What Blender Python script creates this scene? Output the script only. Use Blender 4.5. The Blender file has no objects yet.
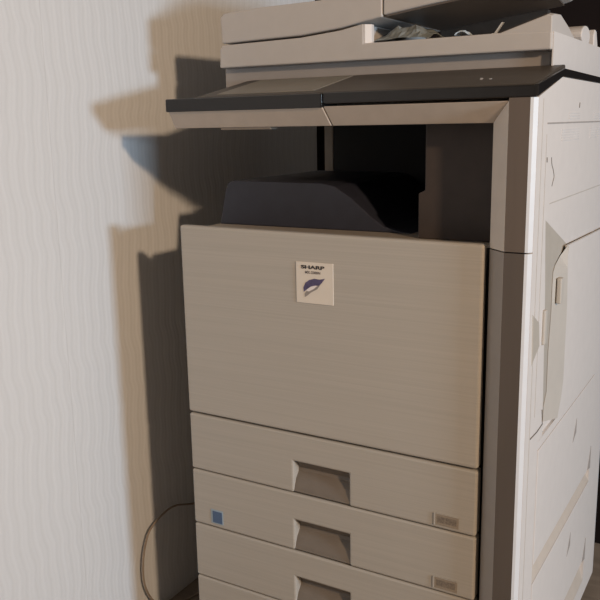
import bpy, bmesh, math, random
from mathutils import Vector, Matrix
random.seed(4)
C = bpy.context.scene.collection
H = 0.9006                       # model heights are measured from the top of the front cover
BASE = (0.325, 0.30)

# ---------------------------------------------------------------- materials
def mat(name, col, rough=0.5, var=0.06, scale=(40, 40, 40), bump=0.0, metal=0.0, spec=0.5):
    m = bpy.data.materials.new(name); m.use_nodes = True
    nt = m.node_tree; n = nt.nodes; l = nt.links
    b = n['Principled BSDF']; b.inputs['Roughness'].default_value = rough
    b.inputs['Metallic'].default_value = metal
    b.inputs['Specular IOR Level'].default_value = spec
    tc = n.new('ShaderNodeTexCoord'); mp = n.new('ShaderNodeMapping'); mp.inputs['Scale'].default_value = scale
    l.new(tc.outputs['Object'], mp.inputs['Vector'])
    nz = n.new('ShaderNodeTexNoise'); nz.inputs['Scale'].default_value = 1.0; nz.inputs['Detail'].default_value = 4
    l.new(mp.outputs['Vector'], nz.inputs['Vector'])
    rp = n.new('ShaderNodeValToRGB')
    rp.color_ramp.elements[0].position = .3; rp.color_ramp.elements[1].position = .7
    rp.color_ramp.elements[0].color = tuple(c*(1-var) for c in col)+(1,)
    rp.color_ramp.elements[1].color = tuple(min(1, c*(1+var)) for c in col)+(1,)
    l.new(nz.outputs['Fac'], rp.inputs['Fac']); l.new(rp.outputs['Color'], b.inputs['Base Color'])
    if bump:
        bp = n.new('ShaderNodeBump'); bp.inputs['Strength'].default_value = bump; bp.inputs['Distance'].default_value = .001
        l.new(nz.outputs['Fac'], bp.inputs['Height']); l.new(bp.outputs['Normal'], b.inputs['Normal'])
    return m

M = {}
M['cover'] = mat('brushed beige plastic', (.45, .42, .375), .45, .05, (3, 30, 420), .05)
M['drawer'] = mat('beige drawer plastic', (.44, .41, .365), .45, .05, (3, 30, 420), .05)
M['white'] = mat('off white plastic', (.65, .615, .59), .5, .02)
M['adf'] = mat('cream feeder plastic', (.51, .478, .45), .5, .02)
M['tan'] = mat('shaded recess plastic', (.43, .395, .345), .55, .03)  # white plastic darkened: shade on faces turned from the light painted in
M['groove'] = mat('cream groove plastic', (.54, .48, .42), .55, .03)
M['frame'] = mat('shaded scanner frame plastic', (.335, .305, .285), .5, .03)  # darker front: shade under the lid overhang painted into the colour
M['facet'] = mat('shaded facet and seam plastic', (.50, .468, .425), .5, .02)  # white plastic darkened: shade on the door's angled edge painted in; also colours seams
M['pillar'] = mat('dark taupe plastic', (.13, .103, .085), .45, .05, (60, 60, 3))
M['pillarlow'] = mat('shaded taupe plastic', (.105, .086, .073), .45, .05, (60, 60, 3))  # shaded copy of the pillar colour, light falling off downwards painted in
M['trimlow'] = mat('shaded bezel plastic', (.36, .32, .285), .42, .03)  # bezel colour darkened, shade low on the pillar painted in
M['trim'] = mat('bounce lit bezel plastic', (.70, .62, .54), .42, .03)  # bezel colour lightened, bounce off the white wall painted in
M['bevel'] = mat('warm grey bezel plastic', (.54, .46, .385), .42, .04)
M['edge'] = mat('daylit edge plastic', (.63, .645, .67), .4, .02)  # cool glint of window daylight on the edges put into the colour
M['black'] = mat('black glossy plastic', (.012, .011, .011), .28, .1)
M['panel'] = mat('dark smoked panel', (.070, .060, .050), .45, .08, (40, 40, 40), 0, 0, .25)
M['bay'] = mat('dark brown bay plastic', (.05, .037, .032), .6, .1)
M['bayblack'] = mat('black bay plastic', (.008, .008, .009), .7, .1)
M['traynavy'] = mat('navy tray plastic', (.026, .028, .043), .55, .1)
M['body'] = mat('shaded body plastic', (.34, .29, .24), .6, .05)
M['grip'] = mat('brown grey grip plastic', (.185, .155, .127), .45, .05)
M['gap'] = mat('dark gap lining', (.03, .024, .02), .8, .1)
M['seam'] = mat('grey seam', (.33, .30, .28), .7, .05)
M['scuff'] = mat('dark scuff', (.16, .14, .12), .7, .05)
M['ventgrey'] = mat('grey vent slats', (.60, .57, .55), .7, .05)
M['print'] = mat('faded label print', (.21, .175, .14), .6, .3, (300, 300, 300))
M['card'] = mat('grey label card', (.31, .26, .205), .6, .15, (400, 400, 400))
M['badge'] = mat('pale badge', (.74, .68, .60), .45, .02)
M['ink'] = mat('black ink', (.03, .027, .03), .6, .05)
M['greyink'] = mat('grey ink', (.17, .15, .15), .6, .05)
M['purple'] = mat('violet leaf ink', (.085, .07, .155), .5, .3, (150, 150, 150))
M['leafwhite'] = mat('white leaf ink', (.86, .80, .80), .5, .03)
M['leafgrey'] = mat('grey leaf ink', (.30, .27, .25), .5, .1)
M['bluepale'] = mat('pale blue sticker', (.33, .42, .50), .5, .04)
M['blue'] = mat('blue sticker print', (.075, .13, .24), .5, .1, (300, 300, 300))
M['plastic'] = mat('crumpled grey plastic', (.25, .27, .265), .38, .2, (60, 60, 60), .2)
M['scrap'] = mat('pale blue scrap', (.55, .63, .70), .5, .1)
M['screen'] = mat('grey unlit screen', (.20, .18, .145), .35, .05)
M['darkbrown'] = mat('dark brown plastic', (.105, .083, .068), .35, .1)  # plain dark brown, used under the tray and on the feeder back
M['tabsilver'] = mat('clear tab', (.6, .62, .64), .3, .1)
M['rubber'] = mat('dark rubber', (.03, .03, .03), .7, .1)
M['cord'] = mat('brown grey cable', (.30, .24, .19), .5, .1)
M['led'] = mat('pale indicator', (.35, .33, .31), .4, .05)
M['floor'] = mat('brown vinyl floor', (.27, .22, .175), .5, .25, (6, 25, 6), .1)
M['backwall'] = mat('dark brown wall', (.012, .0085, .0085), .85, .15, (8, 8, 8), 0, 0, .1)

def wallpaper():
    m = bpy.data.materials.new('wavy embossed wallpaper'); m.use_nodes = True
    nt = m.node_tree; n = nt.nodes; l = nt.links; b = n['Principled BSDF']
    b.inputs['Roughness'].default_value = .62
    b.inputs['Specular IOR Level'].default_value = .25
    tc = n.new('ShaderNodeTexCoord'); sp = n.new('ShaderNodeSeparateXYZ'); l.new(tc.outputs['Object'], sp.inputs[0])
    def mth(op, a, b2=None):
        q = n.new('ShaderNodeMath'); q.operation = op
        for i, v in enumerate((a, b2)):
            if v is None: continue
            if isinstance(v, (int, float)): q.inputs[i].default_value = v
            else: l.new(v, q.inputs[i])
        return q.outputs[0]
    Y, Z = sp.outputs['Y'], sp.outputs['Z']
    nz = n.new('ShaderNodeTexNoise'); nz.inputs['Scale'].default_value = 5; nz.inputs['Detail'].default_value = 2
    l.new(tc.outputs['Object'], nz.inputs['Vector'])
    ph = mth('MULTIPLY', nz.outputs['Fac'], 14.0)
    w1 = mth('MULTIPLY', mth('SINE', mth('ADD', mth('MULTIPLY', Z, 2*math.pi/.11), ph)), .0027)
    w2 = mth('MULTIPLY', mth('SINE', mth('MULTIPLY', Z, 2*math.pi/.31)), .005)
    yy = mth('ADD', mth('ADD', Y, w1), w2)
    s1 = mth('SINE', mth('MULTIPLY', yy, 2*math.pi/.0285))
    s2 = mth('SINE', mth('MULTIPLY', yy, 2*math.pi/.0112))
    h = mth('ADD', mth('MULTIPLY', s1, .6), mth('MULTIPLY', s2, .4))
    bp = n.new('ShaderNodeBump'); bp.inputs['Strength'].default_value = .10; bp.inputs['Distance'].default_value = .0022
    l.new(h, bp.inputs['Height']); l.new(bp.outputs['Normal'], b.inputs['Normal'])
    rp = n.new('ShaderNodeValToRGB')
    rp.color_ramp.elements[0].position = 0; rp.color_ramp.elements[1].position = 1
    rp.color_ramp.elements[0].color = (.685, .695, .705, 1); rp.color_ramp.elements[1].color = (.730, .742, .757, 1)
    l.new(mth('ADD', mth('MULTIPLY', h, .5), .5), rp.inputs['Fac']); sm = mth('LESS_THAN', mth('ABSOLUTE', mth('ADD', Y, .1115)), .0011)
    mx = n.new('ShaderNodeMixRGB'); mx.blend_type = 'MULTIPLY'; mx.inputs['Color2'].default_value = (.92, .915, .91, 1)
    l.new(sm, mx.inputs['Fac']); l.new(rp.outputs['Color'], mx.inputs['Color1']); l.new(mx.outputs['Color'], b.inputs['Base Color'])
    return m
M['wall'] = wallpaper()

# ---------------------------------------------------------------- mesh helpers
class MB:
    """collects shapes (in model coordinates) into one mesh"""
    def __init__(s): s.bm = bmesh.new()
    def hull(s, a, b, mi=0):                      # two matching loops of points, joined into a solid
        bm = s.bm; n = len(a)
        va = [bm.verts.new(p) for p in a]; vb = [bm.verts.new(p) for p in b]
        f = [bm.faces.new(va), bm.faces.new(vb[::-1])]
        for i in range(n): f.append(bm.faces.new((va[i], vb[i], vb[(i+1) % n], va[(i+1) % n])))
        for q in f: q.material_index = mi
        return s
    def box(s, x0, x1, y0, y1, z0, z1, mi=0):
        return s.hull([(x0, y0, z0), (x1, y0, z0), (x1, y0, z1), (x0, y0, z1)],
                      [(x0, y1, z0), (x1, y1, z0), (x1, y1, z1), (x0, y1, z1)], mi)
    def xz(s, pts, y0, y1, mi=0): return s.hull([(x, y0, z) for x, z in pts], [(x, y1, z) for x, z in pts], mi)
    def yz(s, pts, x0, x1, mi=0): return s.hull([(x0, y, z) for y, z in pts], [(x1, y, z) for y, z in pts], mi)
    def xy(s, pts, z0, z1, mi=0): return s.hull([(x, y, z0) for x, y in pts], [(x, y, z1) for x, y in pts], mi)
    def stations(s, loops, mi=0):                 # several matching loops in a row
        bm = s.bm; n = len(loops[0]); V = [[bm.verts.new(p) for p in lp] for lp in loops]
        fs = [bm.faces.new(V[0]), bm.faces.new(V[-1][::-1])]
        for a, b in zip(V, V[1:]):
            for i in range(n): fs.append(bm.faces.new((a[i], b[i], b[(i+1) % n], a[(i+1) % n])))
        for q in fs: q.material_index = mi
        return s
    def tube(s, pts, r, k=10, mi=0):
        pts = [Vector(p) for p in pts]; rings = []
        for i, p in enumerate(pts):
            t = (pts[min(i+1, len(pts)-1)]-pts[max(i-1, 0)]).normalized()
            u = t.cross(Vector((.3, .2, .93))).normalized(); v = t.cross(u)
            rings.append([p+r*(math.cos(2*math.pi*j/k)*u+math.sin(2*math.pi*j/k)*v) for j in range(k)])
        return s.stations(rings, mi)
    def build(s, name, mats, parent=None, bevel=0.0, seg=2, smooth=False, loc=None):
        bm = s.bm
        bmesh.ops.recalc_face_normals(bm, faces=bm.faces[:])
        off = Vector((BASE[0], BASE[1], -H)) if loc is None else Vector((loc[0], loc[1], loc[2]-H))
        for v in bm.verts: v.co -= off
        me = bpy.data.meshes.new(name); bm.to_mesh(me); bm.free()
        for m in (mats if isinstance(mats, (list, tuple)) else [mats]): me.materials.append(M[m])
        if smooth:
            for p in me.polygons: p.use_smooth = True
        o = bpy.data.objects.new(name, me); C.objects.link(o)
        if parent is not None: o.parent = parent
        elif loc is not None: o.location = loc
        if bevel:
            md = o.modifiers.new('bevel', 'BEVEL'); md.width = bevel; md.segments = seg
            md.limit_method = 'ANGLE'; md.angle_limit = math.radians(40)
        return o

def crom(P, n=10):
    P = [Vector(p) for p in P]; out = []
    for i in range(len(P)-1):
        a, b, c, d = P[max(i-1, 0)], P[i], P[i+1], P[min(i+2, len(P)-1)]
        for k in range(n):
            t = k/n
            out.append(.5*((2*b)+(c-a)*t+(2*a-5*b+4*c-d)*t*t+(3*b-a-3*c+d)*t**3))
    return out+[P[-1]]

# ---------------------------------------------------------------- the room
def struct(name, mb, m, loc):
    o = mb.build(name, m, None, loc=loc); o['kind'] = 'structure'; return o
XW, YB = -.2008, .88
struct('floor', MB().box(XW-.1, 4.2, -3.2, YB+.1, -H-.05, -H), 'floor', (0, 0, 0))
struct('wall_left', MB().box(XW-.1, XW, -3.2, YB+.1, -H, 1.8), 'wall', (XW, 0, 0))
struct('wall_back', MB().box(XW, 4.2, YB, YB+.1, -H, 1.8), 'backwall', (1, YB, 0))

# ---------------------------------------------------------------- the photocopier
K = bpy.data.objects.new('photocopier', None); C.objects.link(K); K.location = (BASE[0], BASE[1], 0)
K['label'] = 'large beige office photocopier with paper drawers standing beside the white wavy wallpaper'
K['category'] = 'photocopier'

# main cabinet
b = MB().box(.004, .640, .034, .638, -.85, -.006)
body = b.build('cabinet', ['body'], K, .003)
MB().box(.5735, .600, .020, .0345, -.849, -.008).build('gap_liner', 'gap', body)
MB().box(.006, .572, .0305, .0335, -.845, -.01).build('inner_liner', 'gap', body)
MB().box(.02, .63, .06, .62, -.868, -.851).build('base_plate', 'rubber', body)
for x, y in ((.07, .10), (.58, .10), (.07, .57), (.58, .57)):
    c = MB(); w = .022; pr = []
    for s in (-.011, .011):
        pr.append([(x+s, y+math.cos(a)*w, -.8786+math.sin(a)*w) for a in [2*math.pi*i/20 for i in range(20)]])
    c.stations(pr); c.box(x-.016, x+.016, y-.016, y+.016, -.872, -.864)
    c.build('caster', 'rubber', K)

# front cover with badge
cov = MB().xz([(.0056, -.3521), (.5750, -.3566), (.5750, .0010), (.0046, .0048)], -.012, .006).build('front_cover', 'cover', K, .0045, 3)
bd = MB().box(.2516, .3219, -.0136, -.011, -.1155, -.0452).build('badge', 'badge', cov)
def leafpt(x, y):
    yy = y-(x-25)*.055
    return (.2521+(x-25)/460*.0703, -.0452-(yy-30)/545*.0703)
def flat(name, pts, m, parent, y0=-.0142, y1=-.0130):
    return MB().xz([leafpt(*p) for p in pts], y0, y1).build(name, m, parent)
flat('leaf', [(118, 432), (113, 375), (138, 312), (188, 272), (250, 254), (318, 264), (382, 250), (345, 308), (305, 345), (262, 343), (205, 360), (155, 398)], 'purple', bd)
flat('leaf_underside', [(148, 412), (160, 395), (207, 361), (264, 345), (284, 352), (240, 390), (182, 424)], 'leafwhite', bd)
flat('leaf_stem', [(128, 500), (130, 452), (150, 424), (182, 426), (242, 392), (288, 352), (335, 318), (285, 392), (205, 440), (150, 490)], 'leafgrey', bd)
def text(name, s, x, z, width, height, m, parent, bold=0):
    cu = bpy.data.curves.new(name, 'FONT'); cu.body = s; cu.size = 1; cu.extrude = .02; cu.offset = bold
    t = bpy.data.objects.new(name, cu); C.objects.link(t)
    dg = bpy.context.evaluated_depsgraph_get(); me = bpy.data.meshes.new_from_object(t.evaluated_get(dg))
    bpy.data.objects.remove(t)
    xs = [v.co.x for v in me.vertices]; ys = [v.co.y for v in me.vertices]
    x0, x1, y0, y1 = min(xs), max(xs), min(ys), max(ys)
    for v in me.vertices:
        v.co = Vector((x+(v.co.x-x0)/(x1-x0)*width-BASE[0], -.0138-.0003*(1 if v.co.z > 0 else -1)-BASE[1],
                       z+(v.co.y-y0)/(y1-y0)*height+H))
    me.materials.clear(); me.materials.append(M[m])
    o = bpy.data.objects.new(name, me); C.objects.link(o); o.parent = parent
text('lettering', 'SHARP', .2615, -.0566, .0446, .0061, 'ink', bd, .035)
text('lettering', 'MX-2300N', .2694, -.0647, .0287, .0046, 'greyink', bd, .01)

# four paper drawers
zt = [-.3545, -.4689, -.5830, -.6966, -.8099]
for i in range(4):
    z1, z0 = zt[i]-.0012, zt[i+1]+.0012
    hz = z1-.0515
    hx0, hx1 = .2363, .3486
    d = MB().xz([(.0070, z0), (hx0, z0), (hx0, hz), (hx1, hz), (hx1, z0), (.5748, z0), (.5748, z1), (.0070, z1)], -.012, .0110)
    dr = d.build('paper_drawer', 'drawer', K, .0034, 2)
    zm = hz*.62+z0*.38
    g = MB().yz([(.029, hz+.002), (-.006, hz+.002), (.006, hz-.012), (.010, zm+.004), (.008, zm-.002), (-.002, zm-.013), (-.008, z0+.010), (-.010, z0+.002), (.029, z0+.002)], hx0-.001, hx1+.001)
    g.build('handle_grip', 'grip', dr)
    lb = MB().box(.5066, .5464, -.0126, -.011, z0+.006, z0+.0268, 1)
    lb.box(.5046, .5066, -.0142, -.011, z0+.006, z0+.0268); lb.box(.5066, .5467, -.0132, -.011, z0+.0256, z0+.0268)
    lb.box(.5105, .5430, -.0128, -.012, z0+.0105, z0+.0215, 2)
    lb.build('label_holder', ['drawer', 'card', 'print'], dr)
    if i == 1:
        q = MB().box(.0487, .0764, -.0129, -.011, z0+.0085, z0+.0372)
        q.box(.0527, .0745, -.0134, -.012, z0+.0105, z0+.0342, 1)
        o = q.build('sticker', ['bluepale', 'blue'], dr); o['label'] = 'square blue sticker'
    for q in [dr]+list(dr.children):              # the drawer fronts, otherwise square, are sheared a few millimetres down towards the right
        for v in q.data.vertices: v.co.z -= .0045*(v.co.x+BASE[0])/.575

# plinth below the drawers
MB().box(.008, .5748, -.008, .030, -.849, -.8180).build('plinth', 'grip', body, .002)

# right front pillar: upper frame and lower door edge, each with a paler inner bevel and a white outer edge
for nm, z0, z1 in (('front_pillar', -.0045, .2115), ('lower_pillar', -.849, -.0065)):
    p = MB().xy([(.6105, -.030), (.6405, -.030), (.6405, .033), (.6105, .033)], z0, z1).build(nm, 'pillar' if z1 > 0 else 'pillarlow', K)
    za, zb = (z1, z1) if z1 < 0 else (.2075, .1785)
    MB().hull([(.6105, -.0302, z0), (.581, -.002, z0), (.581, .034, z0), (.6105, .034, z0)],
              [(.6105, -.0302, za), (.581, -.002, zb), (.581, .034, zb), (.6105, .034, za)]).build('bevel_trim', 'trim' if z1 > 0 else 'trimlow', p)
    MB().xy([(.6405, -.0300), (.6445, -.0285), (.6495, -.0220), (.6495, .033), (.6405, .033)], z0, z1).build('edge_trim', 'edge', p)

# paper output bay
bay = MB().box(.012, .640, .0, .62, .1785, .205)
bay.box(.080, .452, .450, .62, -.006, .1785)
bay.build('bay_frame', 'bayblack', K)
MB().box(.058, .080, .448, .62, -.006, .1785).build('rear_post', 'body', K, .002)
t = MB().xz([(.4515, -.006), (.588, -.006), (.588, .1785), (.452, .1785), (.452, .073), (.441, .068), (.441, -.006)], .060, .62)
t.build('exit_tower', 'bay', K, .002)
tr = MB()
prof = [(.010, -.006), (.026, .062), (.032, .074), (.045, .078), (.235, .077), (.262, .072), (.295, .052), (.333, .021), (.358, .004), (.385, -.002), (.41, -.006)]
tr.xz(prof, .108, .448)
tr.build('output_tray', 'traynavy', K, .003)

# operation panel along the front top edge
def bar(name, x0, x1, xb0, xb1, dy):
    q = MB()
    q.hull([(x0, -.030+dy, .2075), (x1, -.030+dy, .2075), (xb1, -.002+dy, .1775), (xb0, -.002+dy, .1775)],
           [(x0, .034, .2075), (x1, .034, .2075), (xb1, .034, .1775), (xb0, .034, .1775)])
    return q.build(name, 'bevel', K, .0012)
pl = bar('operation_panel', .008, .3145, .0, .3165, -.002)
bar('front_bar', .3162, .6105, .3182, .581, 0)
MB().box(.100, .200, -.004, .02, .1735, .1773).build('panel_catch', 'grip', pl)
b = MB().box(.0045, .3155, -.0345, .02, .2055, .2275); b.build('panel_lip', 'black', pl, .002)
MB().yz([(-.031, .2115), (-.031, .2280), (-.02, .2292), (.02, .2292), (.02, .2115)], .3158, .648).build('panel_lip', 'black', K, .002)
tp = MB().yz([(-.028, .2145), (-.028, .2292), (.131, .2612), (.150, .2635), (.150, .243), (.111, .243)], .066, .6445)
top = tp.build('panel_top', 'panel', K, .002)
tp = MB().yz([(-.031, .2125), (-.031, .2285), (.124, .2560), (.634, .2515), (.634, .2425), (.111, .2435)], .6445, .6512)
tp.build('panel_edge', 'black', K, .0012)
MB().box(.0, .066, -.02, .60, .2135, .2265).build('panel_wing', 'panel', K, .003)
sc = MB().box(.030, .6435, .02, .632, .206, .2260).build('scanner_housing', 'body', K)
MB().box(.066, .6445, .152, .634, .2260, .2515).build('scanner_deck', 'black', K)
pz = lambda y: .2292+(y+.028)*.0320/.159
MB().hull([(.100, -.012, pz(-.012)-.001), (.290, -.012, pz(-.012)-.001), (.290, .128, pz(.128)-.001), (.100, .128, pz(.128)-.001)],
          [(.100, -.012, pz(-.012)+.0012), (.290, -.012, pz(-.012)+.0012), (.290, .128, pz(.128)+.0012), (.100, .128, pz(.128)+.0012)]).build('touch_screen', 'screen', top)
for x, zz in ((.551, .0), (.565, -.0012)):
    y = .03; z = .2292+(y+.028)*.0320/.159+.001+zz
    MB().box(x-.0012, x+.0012, y-.004, y+.004, z-.002, z+.0010).build('indicator_light', 'led', top)

# ---- right side panel
sp = MB()
sp.yz([(-.0215, .058), (-.0215, .2125), (.111, .2430), (.636, .2420), (.636, .058)], .6425, .6500)
sp.yz([(-.0215, -.849), (.058, -.849), (.058, -.320), (.085, -.320), (.080, -.262), (.063, -.090), (.044, .035), (.044, .058), (-.0215, .058)], .6425, .6500)
sp.box(.6425, .65, .575, .636, -.849, .058)
sp.box(.6425, .65, .058, .575, -.335, -.3205)
sp.box(.6425, .65, .517, .575, -.849, -.335)
sp.box(.6425, .65, .058, .517, -.849, -.806)
sidep = sp.build('side_panel', 'white', K)
q = MB().xy([(.630, .636), (.650, .636), (.6485, .648), (.642, .655), (.630, .657)], -.849, .2420).build('rear_edge', 'edge', sidep)
# seams, vents, scuffs
s = MB().box(.6495, .6506, .03, .574, .1745, .1768); s.build('seam', 'seam', sidep)
s = MB().box(.6495, .6505, .065, .574, .0565, .0582); s.build('seam', 'facet', sidep)
s = MB().box(.6495, .6503, .002, .0045, -.849, .21); s.build('seam', 'facet', sidep)
s = MB().box(.6495, .6504, .028, .0300, -.27, .16); s.build('seam', 'facet', sidep)
for y0, y1, z0, z1 in ((.12, .245, .148, .168), (.335, .47, .148, .168), (.165, .245, .181, .193), (.36, .47, .181, .193)):
    v = MB(); n = 5 if z1-z0 > .015 else 3; st = (z1-z0)/n
    for k in range(n): v.box(.6494, .6507, y0, y1, z0+k*st, z0+k*st+st*.55)
    v.build('vent', 'ventgrey', sidep)
v = MB().tube(crom([(.650, .062, .126), (.650, .066, .116), (.650, .076, .107), (.650, .083, .097), (.650, .078, .090), (.650, .072, .083)], 6), .0009, 6)
v.build('scuff_mark', 'scuff', sidep)
MB().tube([(.650, .035, .127), (.650, .036, .120)], .0012, 6).build('scuff_mark', 'scuff', sidep)
MB().tube([(.650, .236, .199), (.650, .238, .207)], .0012, 6).build('scuff_mark', 'scuff', sidep)

# recessed frame around the multi-sheet door
Cv = [(.215, -.024), (.167, -.036), (.136, -.046), (.124, -.056), (.122, -.078), (.123, -.119), (.115, -.184), (.116, -.255), (.098, -.275), (.098, -.300), (.085, -.320)]
Ov = [(.044, .035), (.050, .010), (.055, -.02), (.058, -.04), (.062, -.075), (.066, -.115), (.073, -.18), (.080, -.25), (.082, -.275), (.084, -.300), (.085, -.3202)]
fr = bmesh.new()
def strip(bm, A, xa, B, xb):
    va = [bm.verts.new((xa, y, z)) for y, z in A]; vb = [bm.verts.new((xb, y, z)) for y, z in B]
    for i in range(len(A)-1): bm.faces.new((va[i], vb[i], vb[i+1], va[i+1]))
    return va, vb
def shell(bm, name, m, parent, th=.004):
    bmesh.ops.recalc_face_normals(bm, faces=bm.faces[:])
    if sum(f.normal.x*f.calc_area() for f in bm.faces) < 0: bmesh.ops.reverse_faces(bm, faces=bm.faces[:])
    w = MB(); w.bm.free(); w.bm = bm
    for v in bm.verts: v.co -= Vector((BASE[0], BASE[1], -H))
    me = bpy.data.meshes.new(name); bm.to_mesh(me); bm.free(); me.materials.append(M[m])
    o = bpy.data.objects.new(name, me); C.objects.link(o); o.parent = parent
    md = o.modifiers.new('thick', 'SOLIDIFY'); md.thickness = th; md.offset = -1
    return o
strip(fr, Ov, .6495, Cv, .6455)
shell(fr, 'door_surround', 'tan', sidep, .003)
fr = bmesh.new()
vs = [fr.verts.new(p) for p in ((.6498, .044, .058), (.6498, .575, .058), (.6455, .575, -.033), (.6455, .215, -.024), (.6496, .044, .035))]
fr.faces.new(vs); shell(fr, 'door_header', 'white', sidep, .003)
# backing behind the gap
MB().box(.6405, .6420, .045, .575, -.3205, .055).build('door_gap', 'scuff', sidep)
MB().yz([(.086, -.3215), (.0985, -.302), (.115, -.296), (.24, -.300), (.575, -.300), (.575, -.3215)], .6421, .6448).build('door_sill', 'white', sidep)

do = bmesh.new()
Dc = [(y+.0045, z-.002) for y, z in Cv[:8]]+[(.105, -.277), (.105, -.303)]
Dl = [(.183, -.022), (.186, -.04), (.190, -.06), (.192, -.07), (.195, -.09), (.200, -.125), (.200, -.19), (.200, -.258), (.190, -.285), (.168, -.316)]
strip(do, Dc, .6455, Dl, .6545)
facet = shell(do, 'door_edge', 'facet', None, .003)
do = bmesh.new()
vs = [do.verts.new((.6545, y, z)) for y, z in Dl+[(.235, -.3145), (.57, -.3165), (.57, -.031)]]
do.faces.new(vs)
door = shell(do, 'bypass_door', 'white', K, .004); door['label'] = 'fold-down bypass tray door'
facet.parent = door
MB().box(.6490, .6570, .140, .158, -.112, -.070).build('door_latch', 'facet', door, .002)
MB().hull([(.6492, -.012, -.095), (.6492, .032, -.118), (.6492, .042, -.16), (.6492, -.004, -.183)],
          [(.6512, -.008, -.102), (.6512, .028, -.120), (.6512, .036, -.157), (.6512, -.003, -.174)]).build('grip_recess', 'tan', sidep)
MB().box(.6492, .6545, .052, .066, -.160, -.105).build('grip_tab', 'facet', sidep, .002)
MB().tube([(.6502, .074, -.272), (.6502, .080, -.298), (.6502, .045, -.3), (.6502, .007, -.298)], .0011, 6).build('seam', 'scuff', sidep)

# lower service covers with slanted hand grooves
for z1, z0, zg in ((-.335, -.5385, -.572), (-.572, -.750, -.806)):
    cv = MB().box(.6425, .6510, .0605, .5155, z0, z1-.0015).build('service_cover', 'white', K, .0015)
    MB().xz([(.628, z0), (.6375, z0), (.6500, zg+.001), (.628, zg+.001)], .058, .517).build('hand_groove', 'groove', cv)
    MB().hull([(.6505, .490, z0+.001), (.6505, .5165, z0+.045), (.6505, .5165, z0-.004)], [(.6518, .490, z0+.001), (.6518, .5165, z0+.045), (.6518, .5165, z0-.004)]).build('groove_end', 'seam', cv)
    zc = z1-.062
    MB().hull([(.6505, .325, zc-.02), (.6505, .352, zc-.008), (.6505, .352, zc+.02)], [(.6516, .325, zc-.02), (.6516, .352, zc-.008), (.6516, .352, zc+.02)]).build('pull_mark', 'seam', cv)

# ---- document feeder on top
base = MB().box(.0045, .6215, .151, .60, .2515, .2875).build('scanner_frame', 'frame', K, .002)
lid = MB().xz([(.007, .2875), (.6265, .2855), (.6265, .3125), (.546, .3150), (.309, .3140), (.309, .3465), (.264, .3385), (.184, .3315), (.014, .3285), (.009, .3200)], .130, .60)
lidp = lid.build('document_lid', 'adf', K, .0025)
MB().xy([(.309, .1315), (.3110, .1315), (.3200, .140), (.3200, .150), (.309, .150)], .3135, .3455).build('lid_step', 'white', lidp, .002)
L = lambda y, a, b_: [(.5465, y, .300), (.6262, y, .300), (.6255, y, b_-.002), (.618, y, b_), (.5465, y, a)]
MB().stations([L(.1305, .3150, .337), L(.150, .3170, .341), L(.188, .3180, .3435), L(.245, .3160, .330), L(.304, .3120, .3115)]).build('lid_corner', 'adf', lidp, .0015)
MB().box(.6262, .6282, .136, .598, .2520, .3125).build('lid_side', 'white', lidp)
hs = MB().xz([(.014, .3315), (.101, .3335), (.184, .3350), (.264, .3420), (.312, .3500), (.3440, .3545), (.3440, .4020), (.24, .3965), (.226, .3915), (.10, .3895), (.020, .3850), (.012, .3780)], .130, .42)
hou = hs.build('feeder_housing', 'adf', K, .003, 3)
MB().box(.345, .550, .405, .425, .3140, .378).build('feeder_back', 'darkbrown', hou)  # shade inside the slot put into this wall's dark colour
U = lambda y: [(.3455, y, .3570), (.412, y, .3655), (.480, y, .3735), (.580, y, .3840), (.594, y, .3875), (.600, y, .3960), (.598, y, .4080), (.585, y, .4120), (.3455, y, .4030)]
UF = lambda y, w: [(x+(w if x > .5 else 0), y, z+(.1*w if x > .5 else 0)) for x, y, z in U(y)]
tray = MB().stations([UF(.130, .035), UF(.40, 0)]).build('document_tray', 'adf', K, .003)
MB().hull([(.350, .134, .3545), (.412, .134, .3625), (.480, .134, .3705), (.612, .134, .3850), (.612, .134, .388), (.350, .134, .360)],
          [(.350, .402, .3545), (.412, .402, .3625), (.480, .402, .3705), (.580, .402, .3810), (.580, .402, .384), (.350, .402, .360)]).build('tray_underside', 'darkbrown', tray)
hg = MB()
for y, z, r in ((.395, .326, .017),):
    pr = []
    for x in (.56, .623):
        pr.append([(x, y+1.9*r*math.cos(a)*(1 if math.cos(a) > 0 else 1.2), z+r*math.sin(a)) for a in [2*math.pi*i/24 for i in range(24)]])
    hg.stations(pr)
hg.yz([(.452, .300), (.448, .332), (.456, .342), (.468, .340), (.480, .322), (.492, .300)], .575, .626)
hg.build('lid_hinge', 'white', K, .002)

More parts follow.
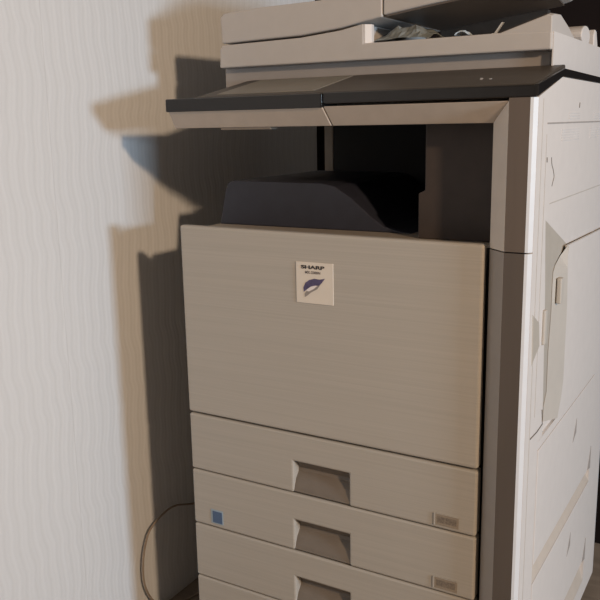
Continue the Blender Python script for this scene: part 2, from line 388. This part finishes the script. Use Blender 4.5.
# ---------------------------------------------------------------- loose things
def crumple(name, x0, x1, y0, y1, z, hgt, m, nx, ny, seed, label, cat, prof):
    rnd = random.Random(seed); bm = bmesh.new(); cx, cy = (x0+x1)/2, (y0+y1)/2
    G = [[None]*(ny+1) for _ in range(nx+1)]
    for i in range(nx+1):
        for j in range(ny+1):
            u, v = i/nx, j/ny
            e = min(1, 4*min(u, 1-u)+.15)*min(1, 4*min(v, 1-v)+.15)
            hh = hgt*prof(u, v)*(.75+.25*e)*(.93+.14*rnd.random())
            G[i][j] = bm.verts.new((x0+(x1-x0)*u+rnd.uniform(-1, 1)*.25*(x1-x0)/nx, y0+(y1-y0)*v+rnd.uniform(-1, 1)*.25*(y1-y0)/ny, z+.0012+max(.0004, hh)))
    for i in range(nx):
        for j in range(ny):
            a, b_, c, d = G[i][j], G[i+1][j], G[i+1][j+1], G[i][j+1]
            if rnd.random() < .5: bm.faces.new((a, b_, c)); bm.faces.new((a, c, d))
            else: bm.faces.new((a, b_, d)); bm.faces.new((b_, c, d))
    bmesh.ops.recalc_face_normals(bm, faces=bm.faces[:])
    if sum(f.normal.z for f in bm.faces) < 0: bmesh.ops.reverse_faces(bm, faces=bm.faces[:])
    w = MB(); w.bm.free(); w.bm = bm
    o = w.build(name, m, None, loc=(cx, cy, z+H))
    md = o.modifiers.new('thick', 'SOLIDIFY'); md.thickness = .0008; md.offset = -1
    o['label'] = label; o['category'] = cat
    return o
crumple('crumpled_wrapper', .318, .418, .152, .25, .3145, .0265, 'plastic', 15, 11, 3,
        'crumpled grey plastic wrapper stuffed under the document tray, the biggest of the litter', 'wrapper',
        lambda u, v: (.18+.8*min(1, v*3.2+.12))*(.45+.75*math.sin(math.pi*min(1, .05+u*.9))+.12*math.sin(17*u+9*v))*.85)
crumple('paper_scrap', .468, .492, .137, .160, .3145, .009, 'scrap', 5, 4, 8,
        'small pale blue scrap lying in the middle of the feeder slot', 'scrap',
        lambda u, v: math.sin(math.pi*(.1+.8*u)))
w = MB().hull([(.530, .150, .3165), (.533, .150, .3165), (.545, .150, .333), (.542, .150, .333)],
              [(.530, .156, .3165), (.533, .156, .3165), (.545, .156, .333), (.542, .156, .333)])
w.hull([(.527, .148, .3152), (.536, .148, .3152), (.536, .148, .3170), (.527, .148, .3170)], [(.527, .160, .3152), (.536, .160, .3152), (.536, .160, .3170), (.527, .160, .3170)])
o = w.build('plastic_tab', 'tabsilver', None, loc=(.53, .152, .3150+H))
o['label'] = 'thin clear tab leaning up near the right end of the feeder slot'; o['category'] = 'tab'

pts = crom([(-.05, .50, -.75), (-.12, .42, -.715), (-.178, .32, -.705), (-.188, .236, -.695), (-.188, .163, -.670), (-.188, .116, -.672), (-.188, .074, -.689), (-.188, .054, -.721),
            (-.188, .044, -.764), (-.188, .046, -.809), (-.186, .066, -.856), (-.178, .10, -.889), (-.165, .15, -.8973), (-.14, .25, -.8973), (-.08, .45, -.8973)], 8)
cb = MB().tube(pts, .0023, 10)
o = cb.build('power_cable', 'cord', None, smooth=True, loc=(-.17, .15, 0))
o['label'] = 'thin brown cable looping between the wallpapered wall and the copier'; o['category'] = 'cable'

# ---------------------------------------------------------------- light
def area(name, loc, target, sx, sy, power, col):
    li = bpy.data.lights.new(name, 'AREA'); li.shape = 'RECTANGLE'; li.size = sx; li.size_y = sy; li.energy = power; li.color = col
    o = bpy.data.objects.new(name, li); C.objects.link(o); o.location = loc
    d = Vector(target)-Vector(loc); o.rotation_euler = d.to_track_quat('-Z', 'Y').to_euler()
    return o
area('window_daylight', (3.4, -.57, .22+H), (0, .05, .0+H), .44, .24, 48, (.70, .90, 1.10))
area('room_lamp', (2.95, -1.60, 1.12+H), (0, .05, 0+H), .16, .16, 61, (1.0, .72, .475))

w = bpy.data.worlds.new('World'); bpy.context.scene.world = w; w.use_nodes = True
bg = w.node_tree.nodes['Background']; bg.inputs['Color'].default_value = (1.0, .84, .70, 1); bg.inputs['Strength'].default_value = .13

# ---------------------------------------------------------------- camera
cd = bpy.data.cameras.new('Camera'); co = bpy.data.objects.new('Camera', cd); C.objects.link(co)
yaw, pitch, roll = .53013, -.21151, -.018799
fwd = Vector((-math.sin(yaw)*math.cos(pitch), math.cos(yaw)*math.cos(pitch), math.sin(pitch)))
right = Vector((math.cos(yaw), math.sin(yaw), 0)); up = right.cross(fwd)
R = right*math.cos(roll)+up*math.sin(roll); U_ = -right*math.sin(roll)+up*math.cos(roll)
m = Matrix((R, U_, -fwd)).transposed().to_4x4(); m.translation = (.9479, -1.1906, .1814+H)
co.matrix_world = m; cd.sensor_width = 36; cd.lens = 820.13/600*36; cd.clip_start = .02
sc_ = bpy.context.scene; sc_.camera = co
sc_.view_settings.view_transform = 'Standard'; sc_.view_settings.look = 'None'; sc_.view_settings.gamma = 1
sc_.view_settings.exposure = 0.0
